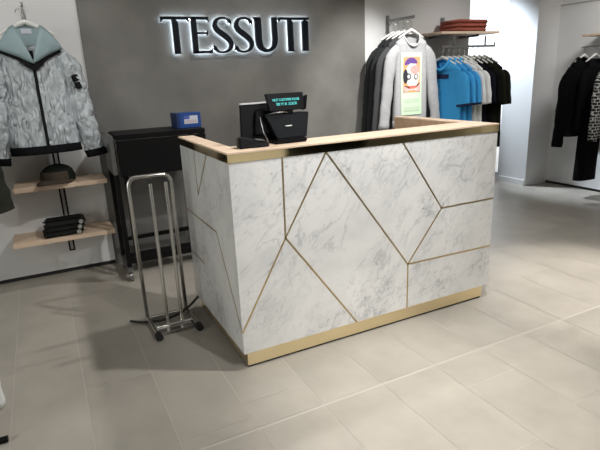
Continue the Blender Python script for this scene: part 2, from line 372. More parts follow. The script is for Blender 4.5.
def inlay(p, q, face):
    p = Vector(p); q = Vector(q); d = (q-p).normalized(); n = Vector((-d.y, d.x))*.0042; d = d*.002
    pts = [p-d+n, q+d+n, q+d-n, p-d-n]; mb = MB()
    if face == 'f': lo = [(v.x, -.0012, v.y) for v in pts]; hi = [(v.x, .004, v.y) for v in pts]
    else: lo = [(-.0012, v.x, v.y) for v in pts]; hi = [(.004, v.x, v.y) for v in pts]
    mb.hexa(lo+hi); mb.build('brass_inlay', M['inlay'], ct)
J, K, M_ = (.26, .66), (1.011, .365), (1.245, .658)
for p, q in (((.264, 1.056), J), ((.50, 1.056), J), ((.50, 1.056), K), (J, (.002, .215)), (J, (.665, .097)), (K, M_), (K, (1.648, .355)), (K, (1.01, .097)), ((.965, 1.056), M_), (M_, (1.648, .657))):
    inlay(p, q, 'f')
for p, q in (((.57, 1.056), (.57, .807)), ((.335, 1.056), (.57, .807)), ((.872, .665), (.286, .664)), ((.286, .664), (.002, .215)), ((.872, .397), (.577, .394))):
    inlay(p, q, 's')

# till on the counter
pt = thing('till_terminal', 'black till terminal seen from behind, with customer display lit in teal letters', 'till', (0, 0, 1.102))
MB().box((.285, .10, 0), (.455, .212, .022), .006).build('base', M['plastic'], pt)
MB().hexa([(.305, .125, .022), (.465, .125, .022), (.455, .205, .022), (.315, .205, .022), (.250, .145, .142), (.492, .145, .142), (.475, .20, .142), (.265, .20, .142)], .004).build('till_body', M['plasticnavy'], pt)
MB().box((.352, .1272, .080), (.385, .134, .085)).build('maker_mark', M['silver'], pt)
mon = MB().hexa([(.128, .158, .012), (.36, .190, .012), (.36, .208, .012), (.128, .176, .012), (.150, .20, .192), (.40, .232, .192), (.40, .25, .192), (.150, .218, .192)], .003).build('monitor', M['plastic'], pt)
MB().hexa([(.150, .196, .193), (.40, .228, .193), (.40, .25, .193), (.150, .218, .193), (.150, .196, .199), (.40, .228, .199), (.40, .25, .199), (.150, .218, .199)]).build('monitor_edge', M['silver'], mon)
MB().hexa([(.20, .150, .05), (.34, .170, .05), (.34, .20, .05), (.20, .176, .05), (.22, .176, .16), (.34, .192, .16), (.34, .222, .16), (.22, .2, .16)], .004).build('monitor_back_cover', M['plastic'], pt)
MB().box((.36, .14, .14), (.40, .17, .19)).build('display_neck', M['plastic'], pt)
disp = MB().hexa([(.272, .128, .156), (.462, .138, .156), (.462, .158, .156), (.272, .148, .156), (.262, .148, .238), (.468, .158, .238), (.468, .178, .238), (.262, .168, .238)], .003).build('customer_display', M['plastic'], pt)
MB().hexa([(.470, .166, .150), (.486, .166, .155), (.486, .186, .155), (.470, .186, .150), (.470, .166, .215), (.496, .166, .222), (.496, .186, .222), (.470, .186, .215)]).build('display_backplate', M['plastic'], pt)
for txt, z, sz, xo in (('NEXT CUSTOMER PLEASE', .207, .0165, 0), ('500 YY 30  20:20:30', .187, .0175, 0)):
    me = text_mesh(txt, sz); o = bpy.data.objects.new('display_text', me); C.objects.link(o); me.materials.clear(); me.materials.append(M['cyan'])
    o.parent = disp; t_ = (z-.156)/.082
    o.location = (.366, .133+.02*t_-.0045+.0008, z); o.rotation_euler = (PI/2-math.atan2(.02, .082), 0, math.atan2(.010, .20)); o.scale = (.78, 1.05, 1)
MB().tube([(.235, .17, .13), (.225, .13, .10), (.228, .115, .06), (.245, .11, .022)], .003, 8).build('cable', M['greymetal'], pt, True)
MB().tube([(.27, .15, .142), (.30, .128, .150), (.34, .13, .150), (.37, .142, .146)], .0028, 8).build('cable', M['greymetal'], pt, True)
cr = thing('card_reader', 'low black card reader lying on the counter top in front of the till', 'card reader', (0, 0, 1.102))
MB().hexa([(.085, .075, 0), (.235, .060, 0), (.245, .135, 0), (.095, .150, 0), (.090, .085, .048), (.225, .068, .026), (.235, .13, .028), (.10, .145, .052)], .006).build('body', M['plastic'], cr)
MB().hexa([(.175, .071, .0345), (.215, .069, .0285), (.222, .12, .0305), (.182, .124, .0365), (.175, .071, .036), (.215, .069, .030), (.222, .12, .032), (.182, .124, .038)]).build('keypad', M['greymetal'], cr)

# ------------------------------------------------------------------ sign
sg = thing('illuminated_sign', 'dark raised shop name letters glowing white behind on the grey wall', 'sign', (0, 0, 0))
CH = .272; ZB = 1.617
def stroke(pts, ws):
    n = len(pts); Lp, Rp = [], []
    for i in range(n):
        a = Vector(pts[max(i-1, 0)]); b_ = Vector(pts[min(i+1, n-1)]); d = (b_-a).normalized(); nn = Vector((-d.y, d.x))*ws[i]/2
        p = Vector(pts[i]); Lp.append(tuple(p+nn)); Rp.append(tuple(p-nn))
    return [[Lp[i], Lp[i+1], Rp[i+1], Rp[i]] for i in range(n-1)]
def curve(ctrl, n=28):
    pts = [Vector(c) for c in ctrl]; out = []
    m_ = len(pts)-1
    for i in range(n+1):
        t = i/n*m_; k = min(int(t), m_-1); u = t-k
        p0 = pts[max(k-1, 0)]; p1 = pts[k]; p2 = pts[k+1]; p3 = pts[min(k+2, m_)]
        out.append(tuple(.5*((2*p1)+(-p0+p2)*u+(2*p0-5*p1+4*p2-p3)*u*u+(-p0+3*p1-3*p2+p3)*u**3)))
    return out
def T_():
    return [[(0, 1), (.76, 1), (.76, .925), (0, .925)], [(0, .925), (.07, .925), (.0, .85)], [(.76, .925), (.69, .925), (.75, .86)],
            [(.30, .925), (.40, .925), (.46, .84), (.46, .0), (.30, .0)], [(.27, 0), (.49, 0), (.46, .03), (.30, .03)]]
def E_():
    return [[(0, 1), (.13, 1), (.20, .90), (.20, 0), (.05, 0), (.05, .92)], [(.1, 1), (.56, 1), (.56, .925), (.1, .925)], [(.56, .925), (.5, .925), (.56, .86)],
            [(.2, .585), (.52, .585), (.52, .53), (.2, .53)], [(.52, .63), (.52, .49), (.48, .53), (.48, .585)],
            [(.1, .07), (.62, .07), (.60, 0), (.1, 0)], [(.54, .07), (.62, .07), (.64, .14)]]
def S_():
    c = curve([(.50, .83), (.46, .93), (.33, .975), (.17, .94), (.09, .80), (.14, .65), (.29, .52), (.44, .38), (.50, .24), (.44, .09), (.29, .02), (.12, .05), (.045, .18)])
    n = len(c); ws = []
    for i in range(n):
        t = i/(n-1); ws.append(.042+.108*math.exp(-((t-.5)/.24)**2)+.03*math.exp(-((t-.03)/.05)**2)+.03*math.exp(-((t-.97)/.05)**2))
    return stroke(c, ws)+[[(.53, .92), (.53, .80), (.46, .88)], [(.02, .24), (.02, .08), (.09, .12)]]
def U_():
    c = curve([(.13, .95), (.13, .6), (.13, .32), (.19, .12), (.36, .035), (.53, .12), (.60, .32), (.60, .6), (.60, 1.0)])
    n = len(c); ws = [.17 if i/(n-1) < .32 else (.17-.09*min(1, (i/(n-1)-.32)/.2) if i/(n-1) < .55 else .08+.06*min(1, (i/(n-1)-.55)/.2)) for i in range(n)]
    return stroke(c, ws)+[[(.0, 1), (.19, 1), (.215, .94), (.045, .90)]]
def T2_():
    return [[(0, 1), (.92, 1), (.92, .93), (0, .93)], [(0, .93), (.07, .93), (.0, .86)], [(.30, .93), (.40, .93), (.46, .84), (.46, 0), (.30, 0)], [(.27, 0), (.49, 0), (.46, .03), (.30, .03)]]
def I_():
    return [[(.0, .88), (.06, .93), (.16, .88), (.16, 0), (.0, 0)], [(-.02, 0), (.18, 0), (.16, .03), (0, .03)], [(.08, 1), (.22, 1), (.16, .93), (.1, .93)]]
def ccw(p):
    a = sum(p[i][0]*p[(i+1) % len(p)][1]-p[(i+1) % len(p)][0]*p[i][1] for i in range(len(p))); return p if a > 0 else p[::-1]
for polys, xa, xs in ((T_(), .223, .287), (E_(), .443, .275), (S_(), .620, .31), (S_(), .800, .31), (U_(), .978, .315), (T2_(), 1.205, .288), (I_(), 1.429, .33)):
    a, b_ = MB(), MB()
    for p in polys:
        p = ccw(p); q = [(xa+x*xs, ZB+z*CH) for x, z in p]; a.prism(q, 1.992, 2.0195)
        cx = sum(x for x, _ in q)/len(q); cz = sum(z for _, z in q)/len(q)
        b_.prism([(cx+(x-cx)*.88, cz+(z-cz)*.90) for x, z in q], 2.020, 2.023)
    lo = a.build('letter', M['lettermetal'], sg); b_.build('letter_light', M['led'], lo)

# ------------------------------------------------------------------ black trolley with blue box
cx0, cx1, cy0, cy1 = -.318, .36, 1.56, 1.95
tr = thing('stock_trolley', 'black steel stock trolley on castors against the grey wall', 'trolley', (0, 0, 0))
MB().box((cx0+.045, cy0, 1.04), (cx1, cy1, 1.075), .004).build('top_panel', M['blackmetal'], tr)
MB().box((cx0+.045, cy0-.004, .785), (cx1, cy0+.02, 1.036), .003).build('front_panel', M['blackmetal'], tr)
MB().box((cx0, cy0+.02, .80), (cx0+.03, cy1, 1.072), .003).build('side_panel', M['greymetal'], tr)
for y in (cy0+.05, cy1-.03):
    for x in (cx0+.02, cx1-.02):
        MB().box((x-.016, y-.016, .075), (x+.016, y+.016, 1.04)).build('leg', M['blackmetal'], tr)
MB().box((cx0+.07, cy0+.04, .10), (cx0+.10, cy0+.07, .80)).build('leg', M['blackmetal'], tr)
MB().box((cx0+.0, cy0+.0, .075), (cx0+.035, cy1, .105)).build('foot_rail', M['greymetal'], tr)
MB().box((cx1-.035, cy0, .075), (cx1, cy1, .105)).build('foot_rail', M['blackmetal'], tr)
MB().box((cx0+.03, cy0+.16, .085), (cx1-.02, cy0+.30, .13)).build('bottom_shelf', M['blackmetal'], tr)
MB().box((cx0+.03, cy1-.05, .22), (cx1-.02, cy1-.03, .25)).build('back_rail', M['blackmetal'], tr)
for x in (cx0+.018, cx1-.018):
    for y in (cy0+.03, cy1-.03):
        ca = MB().tube([(x-.012, y, .034), (x+.012, y, .034)], .034, 18).build('castor', M['greymetal'], tr, 'auto')
        MB().tube([(x-.0125, y, .034), (x+.0125, y, .034)], .014, 12).build('castor_hub', M['chrome'], ca, 'auto')
bx = thing('cardboard_box', 'small blue cardboard box with a white label on top of the black trolley', 'box', (.265, 1.74, 1.076), math.radians(4))
MB().box((-.085, -.07, 0), (.10, .07, .108), .002).build('carton', M['blue_card'], bx)
MB().box((-.088, -.072, .0), (-.062, .072, .110), .002).build('carton_end', M['bluedark_card'], bx)
lb = MB().box((-.030, -.0715, .030), (.075, -.070, .088)).build('paper_label', M['label'], bx)
MB().box((-.030, -.0722, .064), (.012, -.0716, .088)).build('label_print', M['labelink'], lb)
MB().box((-.024, -.0722, .040), (.068, -.0716, .047)).build('label_print', M['pinkink'], lb)
MB().box((-.02, -.0722, .052), (.06, -.0716, .056)).build('label_print', M['pinkink'], lb)

# ------------------------------------------------------------------ chrome bag stand
st = thing('bag_stand', 'chrome tubular bag stand with two upright prongs on the floor beside the counter', 'stand', (0, 0, 0))
pth = [(-.325, .83, .035), (-.33, .83, .85)]
for i in range(1, 7): a_ = i/6*PI/2; pth.append((-.33+.05-.05*math.cos(a_), .83, .85+.05*math.sin(a_)))
pth += [(-.165, .83, .90)]
for i in range(1, 7): a_ = i/6*PI/2; pth.append((-.135+.05*math.sin(a_), .83, .85+.05*math.cos(a_)))
pth += [(-.085, .83, .035)]
MB().tube(pth, .0115, 14).build('hoop_frame', M['chrome'], st, True)
for x in (-.234, -.150):
    pr = MB().tube([(x, .672, .035), (x, .672, .885)], .0105, 14).build('prong', M['chrome'], st, 'auto')
    MB().tube([(x, .672, .885), (x, .672, .91)], .0125, 14).build('prong_cap', M['rubber'], pr, 'auto')
for x, x2 in ((-.325, -.312), (-.085, -.076)):
    ft = MB().tube([(x, .86, .022), (x2, .555, .022)], .013, 12).build('foot', M['chrome'], st, 'auto')
    MB().tube([(x2, .582, .022), (x2, .54, .022)], .021, 14).build('foot_cap', M['rubber'], ft, 'auto')
MB().tube([(-.322, .672, .022), (-.08, .672, .022)], .011, 12).build('cross_bar', M['chrome'], st, 'auto')
MB().tube([(-.325, .83, .022), (-.085, .83, .022)], .011, 12).build('cross_bar', M['chrome'], st, 'auto')
MB().box((-.30, .60, .010), (-.10, .665, .020)).build('base_plate', M['chrome'], st)
MB().tube(curve([(-.425, .84, .045), (-.37, .76, .042), (-.28, .715, .045), (-.17, .715, .05), (-.06, .78, .055), (.0, .845, .06), (.03, .915, .075)], 24) if False else
          [(-.425+.455*t, .85-.55*t*(1-t)+.07*t, .022+.04*t*t) for t in [i/24 for i in range(25)]], .008, 10).build('curved_bumper', M['rubber'], st, True)

# ------------------------------------------------------------------ garments
def garment(name, label, cat, loc, rz, m, w=.22, hem=.24, length=.72, d=.07, sl=.6, sang=12, r0=.085, r1=.055, neck=.085, drop=.06, amp=.012,
            seed=1, group=None, cuff=None, cufflen=.06, collar=None, hemband=None, slope=.075, fine=0., flat=.62):
    t = thing(name, label, cat, loc, rz, group); nexp = 2.6
    def prof(s):                          # s 0 hem .. 1 neck
        if s < .78:
            q = s/.78; z = -length+(length-slope)*q
            return z, hem+(w-hem)*q, d*(1.15-.25*q)
        q = (s-.78)/.22; q2 = q
        return -slope+slope*q, w+(neck-w)*q2, d*.9*(1-q)+.042*q
    def fold(x, z):
        k = max(.15, min(1, (-z)/.3))
        f1 = noise.noise(Vector((x*8, seed*3.1, z*2.2)))*amp*k
        return f1+(noise.noise(Vector((x*22+z*9, seed*5.7, z*19)))*fine if fine else 0)
    NU, NV = 48, (46 if not fine else 80)
    def P(i, j):
        s = j/(NV-1); z, hw, dd = prof(s); a = 2*PI*i/NU; c, sn = math.cos(a), math.sin(a)
        x = hw*math.copysign(abs(c)**(2/nexp), c); y = dd*math.copysign(abs(sn)**(2/nexp), sn)
        if s > .62 and sn < 0: z += -drop*((s-.62)/.38)**2*(-sn)**1.6
        f_ = fold(x, z); y += f_*(1 if sn >= 0 else -1)*abs(sn)**.5; x += f_*.5*c
        return Vector((x, y, z))
    mb = MB(); mb.grid(P, NU, NV, True); mb.build('body', m, t, True, solid=.004)
    def front(x, z, off=.004):
        s = .78*(z+length)/(length-slope) if z < -slope else .78+.22*(z+slope)/slope
        zz, hw, dd = prof(s); q = min(.999, abs(x/hw)); y = -dd*(1-q**nexp)**(1/nexp); sn = abs(y)/dd
        return Vector((x, y-fold(x, z)*sn**.5-off, z))
    def patch(nm, xa, xb, za, zb, mm, off=.005, nx=10, nz=24, parent=t):
        q = MB(); q.grid(lambda i, j: front(xa+(xb-xa)*i/(nx-1), za+(zb-za)*j/(nz-1), off), nx, nz)
        return q.build(nm, mm, parent, True)
    def shape(nm, poly, mm, off=.007, parent=t):       # small flat polygon draped on the front
        q = MB(); cx = sum(p[0] for p in poly)/len(poly); cz = sum(p[1] for p in poly)/len(poly)
        c = q.bm.verts.new(front(cx, cz, off)); vs = [q.bm.verts.new(front(x, z, off)) for x, z in poly]
        for i in range(len(vs)): q.bm.faces.new((c, vs[i], vs[(i+1) % len(vs)]))
        return q.build(nm, mm, parent, True)
    for sgn in (-1, 1):
        a = math.radians(sang); n = 16 if not fine else 44; path = []; rs = []
        x = w*.88; z = -slope-.02-r0*.35
        st_ = Vector((x, 0, z)); L_ = sl
        for k in range(n):
            q = k/(n-1); aa = a+math.radians(32)*max(0, 1-q*5)
            path.append(st_.copy()); rs.append((r0+(r1-r0)*q)*(1-.40*max(0, 1-q*6)))
            st_ = st_+Vector((math.sin(aa), -.02*q, -math.cos(aa)))*L_/(n-1)
        def SP(i, j, path=path, rs=rs, sgn=sgn, n=n, k0=0, grow=0.):
            q = min(j+k0, n-1); p = path[q]; d_ = (path[min(q+1, n-1)]-path[max(q-1, 0)]).normalized()
            ux = Vector((d_.z, 0, -d_.x)).normalized()*-1; an = 2*PI*i/20; rr = rs[q]+grow
            v = p+ux*rr*math.cos(an)+Vector((0, 1, 0))*rr*flat*math.sin(an)
            nz = noise.noise(Vector((v.x*9+sgn*4, v.y*9+seed, v.z*11)))*amp*.9+(noise.noise(Vector((v.x*24+sgn*9, v.y*20+seed, v.z*30)))*fine*1.1 if fine else 0)
            v += (ux*math.cos(an)+Vector((0, 1, 0))*math.sin(an))*nz
            v.x *= sgn; return v
        mb = MB(); V = mb.grid(SP, 20, n, True); mb.bm.faces.new(V[0]); mb.bm.faces.new(V[-1][::-1])
        so = mb.build('sleeve', m, t, True)
        if cuff:
            nc = max(2, round(cufflen/(L_/(n-1)))+1)
            q = MB(); V = q.grid(lambda i, j: SP(i, j, k0=n-nc, grow=.003), 20, nc, True); q.bm.faces.new(V[-1][::-1]); q.build('cuff', cuff, so, True)
    if collar:                             # ring standing at the neck
        cm, chh, cw = collar
        q = MB()
        q.tube([(neck*1.0*math.cos(2*PI*k/24), .042*math.sin(2*PI*k/24)+(-.010 if math.sin(2*PI*k/24) < 0 else 0), (-drop*max(0, -math.sin(2*PI*k/24)))+.004) for k in range(24)], cw, 8, closed=True)
        q.build('collar', cm, t, True)
    if hemband:
        hb, hh = hemband; q = MB()
        def HP(i, j):
            s = .78*(hh*j/3)/(length-slope); z, hw, dd = prof(s); a = 2*PI*i/NU; c, sn = math.cos(a), math.sin(a)
            x = hw*math.copysign(abs(c)**(2/nexp), c); y = dd*math.copysign(abs(sn)**(2/nexp), sn)
            f_ = fold(x, z); y += f_*(1 if sn >= 0 else -1)*abs(sn)**.5; x += f_*.5*c
            return Vector((x*1.012, y*1.04, z-.004))
        q.grid(HP, NU, 4, True); q.build('hem_band', hb, t, True, solid=.004)
    t_info = dict(front=front, patch=patch, shape=shape, prof=prof)
    return t, t_info

def make_hanger(label, loc, rz, m=None, group='white clothes hangers', halfw=.14):
    t = thing('clothes_hanger', label, 'hanger', loc, rz, group); m = m or M['hanger']
    mb = MB()
    n = 17
    pts = [(halfw*(2*i/(n-1)-1), 0, .012-.072*abs(2*i/(n-1)-1)**1.1*halfw/.15) for i in range(n)]
    mb.tube(pts, [.006+.007*(1-abs(2*i/(n-1)-1)) for i in range(n)], 10, 1.3); mb.build('shoulder_bar', m, t, True)
    hk = [(0, 0, .01), (0, 0, .055)]+[(-.022+.022*math.cos(a), 0, .068+.022*math.sin(a)) for a in [PI*k/9-.0 for k in range(10)]]
    MB().tube(hk, .003, 8).build('hook', M['chrome'], t, True)
    return t

# silver jacket on its arm, left wall
hy = 1.79
jx = -.70
arm = thing('wall_hook', 'short chrome display arm on the white wall above the silver jacket', 'display arm', (-.70, YW, 1.905))
MB().box((-.016, -.008, -.09), (.016, 0, .05), .002).build('wall_plate', M['chrome'], arm)
MB().tube([(0, -.006, .02), (0, -.29, .008), (0, -.31, .028)], .0085, 10).build('bar', M['chrome'], arm, True)
MB().tube([(0, -.006, -.06), (0, -.2, .0)], .005, 8).build('brace', M['chrome'], arm, True)
make_hanger('white hanger inside the hooded silver jacket on the left wall', (-.70, hy, 1.815), 0, halfw=.165)
jk, ji = garment('hooded_jacket', 'crinkled silver hooded zip jacket hanging on the white wall above the shelves', 'jacket', (jx, hy, 1.785), math.radians(4), M['silvercloth'],
    w=.175, hem=.225, length=.80, d=.08, sl=.73, sang=9, r0=.092, r1=.066, amp=.018, fine=.011, seed=4, cuff=M['darkrib'], cufflen=.05, hemband=(M['darkrib'], .055), slope=.10, drop=.12)
ji['patch']('zip', -.010, .010, -.79, -.14, M['zip'], .008, 4, 40)
ji['patch']('storm_flap', .010, .030, -.74, -.15, M['silvercloth'], .007, 4, 40)
def vband(nm, mm, xo, w0, w1, ztop, zv, off):
    for sgn in (-1, 1):
        q = MB(); n = 14
        def F(i, j):
            u = j/(n-1); xc = xo*(1-u)*sgn; zc = ztop+(zv-ztop)*u**1.1; ww = w0+(w1-w0)*u
            p = ji['front'](xc, zc-ww*i/3 if zc-ww*i/3 < -.01 else -.01, off); return p
        q.grid(F, 4, n); q.build(nm, mm, jk, True, solid=.004)
def lerp_pts(P, u):
    t = u*(len(P)-1); k = min(int(t), len(P)-2); t -= k
    return P[k][0]+(P[k+1][0]-P[k][0])*t, P[k][1]+(P[k+1][1]-P[k][1])*t
def drape(nm, mm, upc, loc_, off, sgn, puff=0.):
    q = MB()
    def F(i, j):
        a = lerp_pts(upc, j/19); b_ = lerp_pts(loc_, j/19); u = i/7; x = a[0]+(b_[0]-a[0])*u; z = a[1]+(b_[1]-a[1])*u
        y = -.105*(1-(x/.27)**2)-off-puff*math.sin(u*PI)+max(0, z+.04)*.75
        return Vector((sgn*x, y+noise.noise(Vector((x*14*sgn, z*14, 3)))*.006, z))
    q.grid(F, 8, 20); q.build(nm, mm, jk, True, solid=.005)
for sgn in (-1, 1):
    drape('hood_trim', M['zip'], [(.0, -.20), (.09, -.165), (.17, -.120)], [(.0, -.270), (.045, -.24), (.09, -.195), (.185, -.150)], -.004, sgn)
    drape('hood', M['teal'], [(.01, -.165), (.045, -.06), (.075, .02), (.105, .0), (.180, -.098)], [(.0, -.222), (.035, -.205), (.075, -.18), (.12, -.16), (.188, -.130)], .010, sgn, .014)
q = MB(); q.grid(lambda i, j: Vector((-.10+.2*i/11, .03-.06*((i/11-.5)*2)**2-.07*(1-j/9), -.17+(.19-.05*((i/11-.5)*2)**2)*j/9)), 12, 10); q.build('hood_lining', M['teal'], jk, True, solid=.004)
MB().box((-.03, .0, -.03), (.03, .006, .0)).build('neck_label', M['label'], jk)
bd = MB()
bq = Matrix.Translation((.248, -.058, -.345)) @ Matrix.Rotation(math.radians(-14), 4, 'Y') @ Matrix.Rotation(math.radians(38), 4, 'Z')
for lo, hi in (((-.026, -.008, .004), (.026, .008, .05)), ((-.022, -.008, -.045), (.022, .008, -.002))):
    n0 = len(bd.bm.verts); bd.box(lo, hi, .003); bd.bm.verts.ensure_lookup_table()
    for v in bd.bm.verts[n0:]: v.co = bq @ v.co
bd.build('sleeve_badge', M['zip'], jk)

# wall shelves with slotted channel
for i, (xa, xb, z, lab) in enumerate(((-.957, -.352, .757, 'pale oak wall shelf holding the cap, higher of the two'), (-1.027, -.350, .372, 'pale oak wall shelf with dark folded clothes, lower of the two'))):
    s_ = thing('wall_shelf', lab, 'shelf', (0, 0, z), 0, 'oak shelves on the left wall')
    MB().box((xa, 1.75, -.032), (xb, YW-.003, 0), .002).build('board', M['wood'], s_)
    MB().box((-.665, 1.95, -.045), (-.645, YW-.002, -.032)).build('bracket', M['blackmetal'], s_)
ch = thing('slotted_channel', 'narrow white slotted wall channel edged in black behind the oak shelves', 'shelf channel', (-.655, YW, 0))
for zz, h_ in ((.175, .80),):
    MB().box((-.022, -.002, zz), (.022, .0, zz+h_)).build('channel_edge', M['zip'], ch)
    MB().box((-.010, -.0035, zz+.012), (.010, -.002, zz+h_-.012)).build('channel_face', M['midwall'], ch)
# cap
cp = thing('baseball_cap', 'dark green baseball cap with a brown peak on the upper oak shelf', 'cap', (-.665, 1.875, .758), math.radians(-22))
cp.scale = (1.14, 1.14, 1.05)
q = MB(); q.lathe([(.098, 0), (.100, .02), (.097, .05), (.086, .078), (.066, .098), (.04, .110), (.012, .114), (.001, .114)], (0, 0, .004), 28, 1, 1.08); q.build('crown', M['capgreen'], cp, True)
MB().lathe([(.009, 0), (.008, .005), (.001, .007)], (0, 0, .117), 12).build('top_button', M['capgreen'], cp, True)
q = MB()
def BR(i, j):
    a = PI+PI*(.06+.88*i/15); u = j/7
    x = math.cos(a)*(.098+.012*u); y = math.sin(a)*(.100+.085*u*math.sin(-a+0)) if True else 0
    y = math.sin(a)*(.100+.105*u)
    return Vector((x, y, .016+.012*(1-(x/.1)**2)-.010*u+.002))
q.grid(BR, 16, 8); q.build('peak', M['capbrown'], cp, True, solid=.004)
q = MB()
def FP(i, j):
    a = PI+PI*(.18+.64*i/13); u = j/7; z = .012+.068*u; r_ = .1025-.16*max(0, z-.03)**1.5*3
    return Vector((math.cos(a)*r_, math.sin(a)*r_*1.08, z))
q.grid(FP, 14, 8); q.build('front_panel', M['capbrown'], cp, True)
# folded clothes
for k, lab in enumerate(('dark folded garment with round pale tag, bottom of the stack on the lower shelf', 'dark folded garment with round pale tag, middle of the stack on the lower shelf', 'dark folded garment with round pale tag, topmost in the stack on the lower shelf')):
    t = thing('folded_garment', lab, 'folded clothes', (-.695+.012*k, 1.855, .373+.036*k), math.radians(2), 'folded clothes on the lower oak shelf')
    MB().box((-.135, -.085, 0), (.135, .12, .035), .012).build('cloth_fold', M['folded'], t, True)
    MB().tube([(.098, -.0855, .018), (.098, -.0875, .018)], .0155, 18).build('round_tag', M['badge'], t, 'auto')
    MB().box((-.132, -.0865, .003), (.075, -.085, .006)).build('fold_line', M['zip'], t)
bl = tag(MB().tube([(-.82, 1.80, .485), (-.74, 1.80, .491), (-.66, 1.80, .49), (-.61, 1.80, .496), (-.57, 1.80, .497)], [.006, .008, .008, .011, .012], 8).build('rolled_belt', M['zip'], None, True),
         'thin black rolled belt lying along the front of the dark folded stack', 'belt')
bl.location = (0, 0, .0015)

# coat sleeve at the far left
rl = thing('garment_rail', 'black garment rail at the left edge carrying the olive jacket', 'rail', (-1.345, 1.55, 1.355))
MB().tube([(0, -.5, 0), (0, .497, 0)], .009, 10).build('bar', M['blackmetal'], rl, True)
MB().box((-.02, .490, -.03), (.02, .499, .03)).build('wall_plate', M['blackmetal'], rl)
make_hanger('white hanger inside the dark olive jacket at the left edge', (-1.345, 1.5, 1.26), 0)
garment('olive_jacket', 'dark olive jacket hanging at the left edge, one sleeve beside the shelves', 'jacket', (-1.345, 1.5, 1.245), 0, M['olive'], w=.235, hem=.25, length=.62, d=.08, sl=.47, sang=14, r0=.10, r1=.050, amp=.016, fine=.006, seed=9)
# white shirt and dark garment by the left edge
rl = thing('floor_rail', 'low steel garment stand at the lower left edge with white shirt', 'rail', (-1.295, .10, 0))
MB().tube([(0, -.42, .02), (0, -.42, .80), (0, .42, .80), (0, .42, .02)], .011, 10).build('frame', M['chrome'], rl, 'auto')
for y in (-.42, .42, -.08): MB().tube([(-.2, y, .014), (.24 if y == -.08 else .12, y, .014)], .014, 10).build('foot', M['blackmetal'], rl, 'auto')
MB().tube([(0, -.42, .014), (0, .42, .014)], .012, 10).build('base_bar', M['blackmetal'], rl, 'auto')
make_hanger('white hanger inside the white shirt on the low stand', (-1.295, .0, .715), 0)
garment('white_shirt', 'white long-sleeved shirt hanging at the lower left edge above the floor', 'shirt', (-1.295, .0, .70), 0, M['whitecloth'], w=.19, hem=.20, length=.44, d=.07, sl=.40, sang=1, r0=.085, r1=.055, amp=.02, seed=12)

# ------------------------------------------------------------------ niche: sweatshirt arm
ar = thing('wall_hook', 'steel display arm holding the grey printed sweatshirt, from a short wall post', 'display arm', (2.353, YW, 1.86))
MB().box((-.016, -.014, -.10), (.016, 0, .055), .001).build('post', M['greymetal'], ar)
MB().box((-.008, -.40, -.008), (.008, -.014, .016), .001).build('bar', M['greymetal'], ar)
GR = 'clothes on the sweatshirt arm'
ys = [1.69, 1.785, 1.868, 1.95]
hang_l = ['white hanger inside the grey printed sweatshirt', 'white hanger in the first dark top behind the grey sweatshirt', 'white hanger in the second dark top behind the grey sweatshirt', 'white hanger in the darkest top next to the wall']
h0 = make_hanger(hang_l[0], (2.353, ys[0], 1.745), 0)
for y, l_ in zip(ys[1:], hang_l[1:]): dup(h0, (2.353, y, 1.745), l_)
sw, si = garment('printed_sweatshirt', 'light grey long-sleeved sweatshirt with a colourful portrait print, front of its arm', 'sweatshirt', (2.353, ys[0], 1.715), -.10, M['greymarl'],
    neck=.080, w=.155, hem=.175, length=.80, d=.045, sl=.74, sang=7.5, r0=.060, r1=.048, amp=.014, seed=21, group=GR, collar=(M['greymarl'], .03, .007), slope=.058, cuff=M['greymarl'], hemband=(M['greymarl'], .06), drop=.10)
pp = si['patch']('chest_print', -.124, .088, -.69, -.150, M['p_mint'], .006, 12, 24)
pa = si['patch']('print_panel', -.102, .068, -.49, -.185, M['p_orange'], .008, 10, 16, pp)
def ell(cx, cz, a, b_, n=20, a0=0, a1=2*PI): return [(cx+a*math.cos(a0+(a1-a0)*i/n), cz+b_*math.sin(a0+(a1-a0)*i/n)) for i in range(n+(0 if a1-a0 > 6.2 else 1))]
for pl_, mm, off in ((ell(.012, -.345, .068, .10), 'p_cream', .0095), (ell(.0, -.255, .062, .050, 20, .1, PI*1.05), 'p_purple', .0105), (ell(.035, -.30, .045, .035), 'p_pink', .0105),
                     (ell(-.055, -.35, .022, .055), 'p_ink', .0112), (ell(-.026, -.352, .024, .026), 'p_ink', .0115), (ell(-.026, -.352, .014, .016), 'p_cream', .0125), (ell(.048, -.355, .022, .022), 'p_ink', .0115), (ell(.048, -.355, .015, .016), 'p_cream', .0125),
                     (ell(.012, -.425, .045, .022, 16, PI, 2*PI), 'p_red', .0115), ([(-.075, -.475), (.090, -.475), (.090, -.40), (.06, -.44), (-.03, -.45), (-.075, -.42)], 'p_pink', .0112)):
    si['shape']('print_shape', [((px_-.0075)*1.05-.017, (pz_+.3375)*1.10-.337) for px_, pz_ in pl_], M[mm], off, pp)
for za, zb in ((-.552, -.546), (-.572, -.566), (-.650, -.610)): si['patch']('print_caption', -.10, .065, za-.005, zb-.005, M['p_palegreen'], .008, 8, 3, pp)
for k, (y, mm, lab) in enumerate(zip(ys[1:], ('midgrey', 'charcoal', 'charcoal'), ('mid grey long-sleeved top directly behind the grey printed sweatshirt', 'charcoal long-sleeved top, third from the front on the sweatshirt arm', 'charcoal long-sleeved top nearest the wall on the sweatshirt arm'))):
    garment('long_sleeved_top', lab, 'top', (2.353, y, 1.72), 0, M[mm], w=.175, hem=.205, length=.84, d=.028, sl=.80, sang=8, r0=.085, r1=.052, amp=.010, seed=30+k, group=GR, slope=.075, flat=.4)
ws = thing('wall_shelf', 'pale shelf holding three rust sweaters above the blue polo shirts', 'shelf', (0, 0, 1.722))
MB().box((2.69, 1.675, 0), (3.42, YW-.002, .022), .001).build('board', M['wood'], ws)
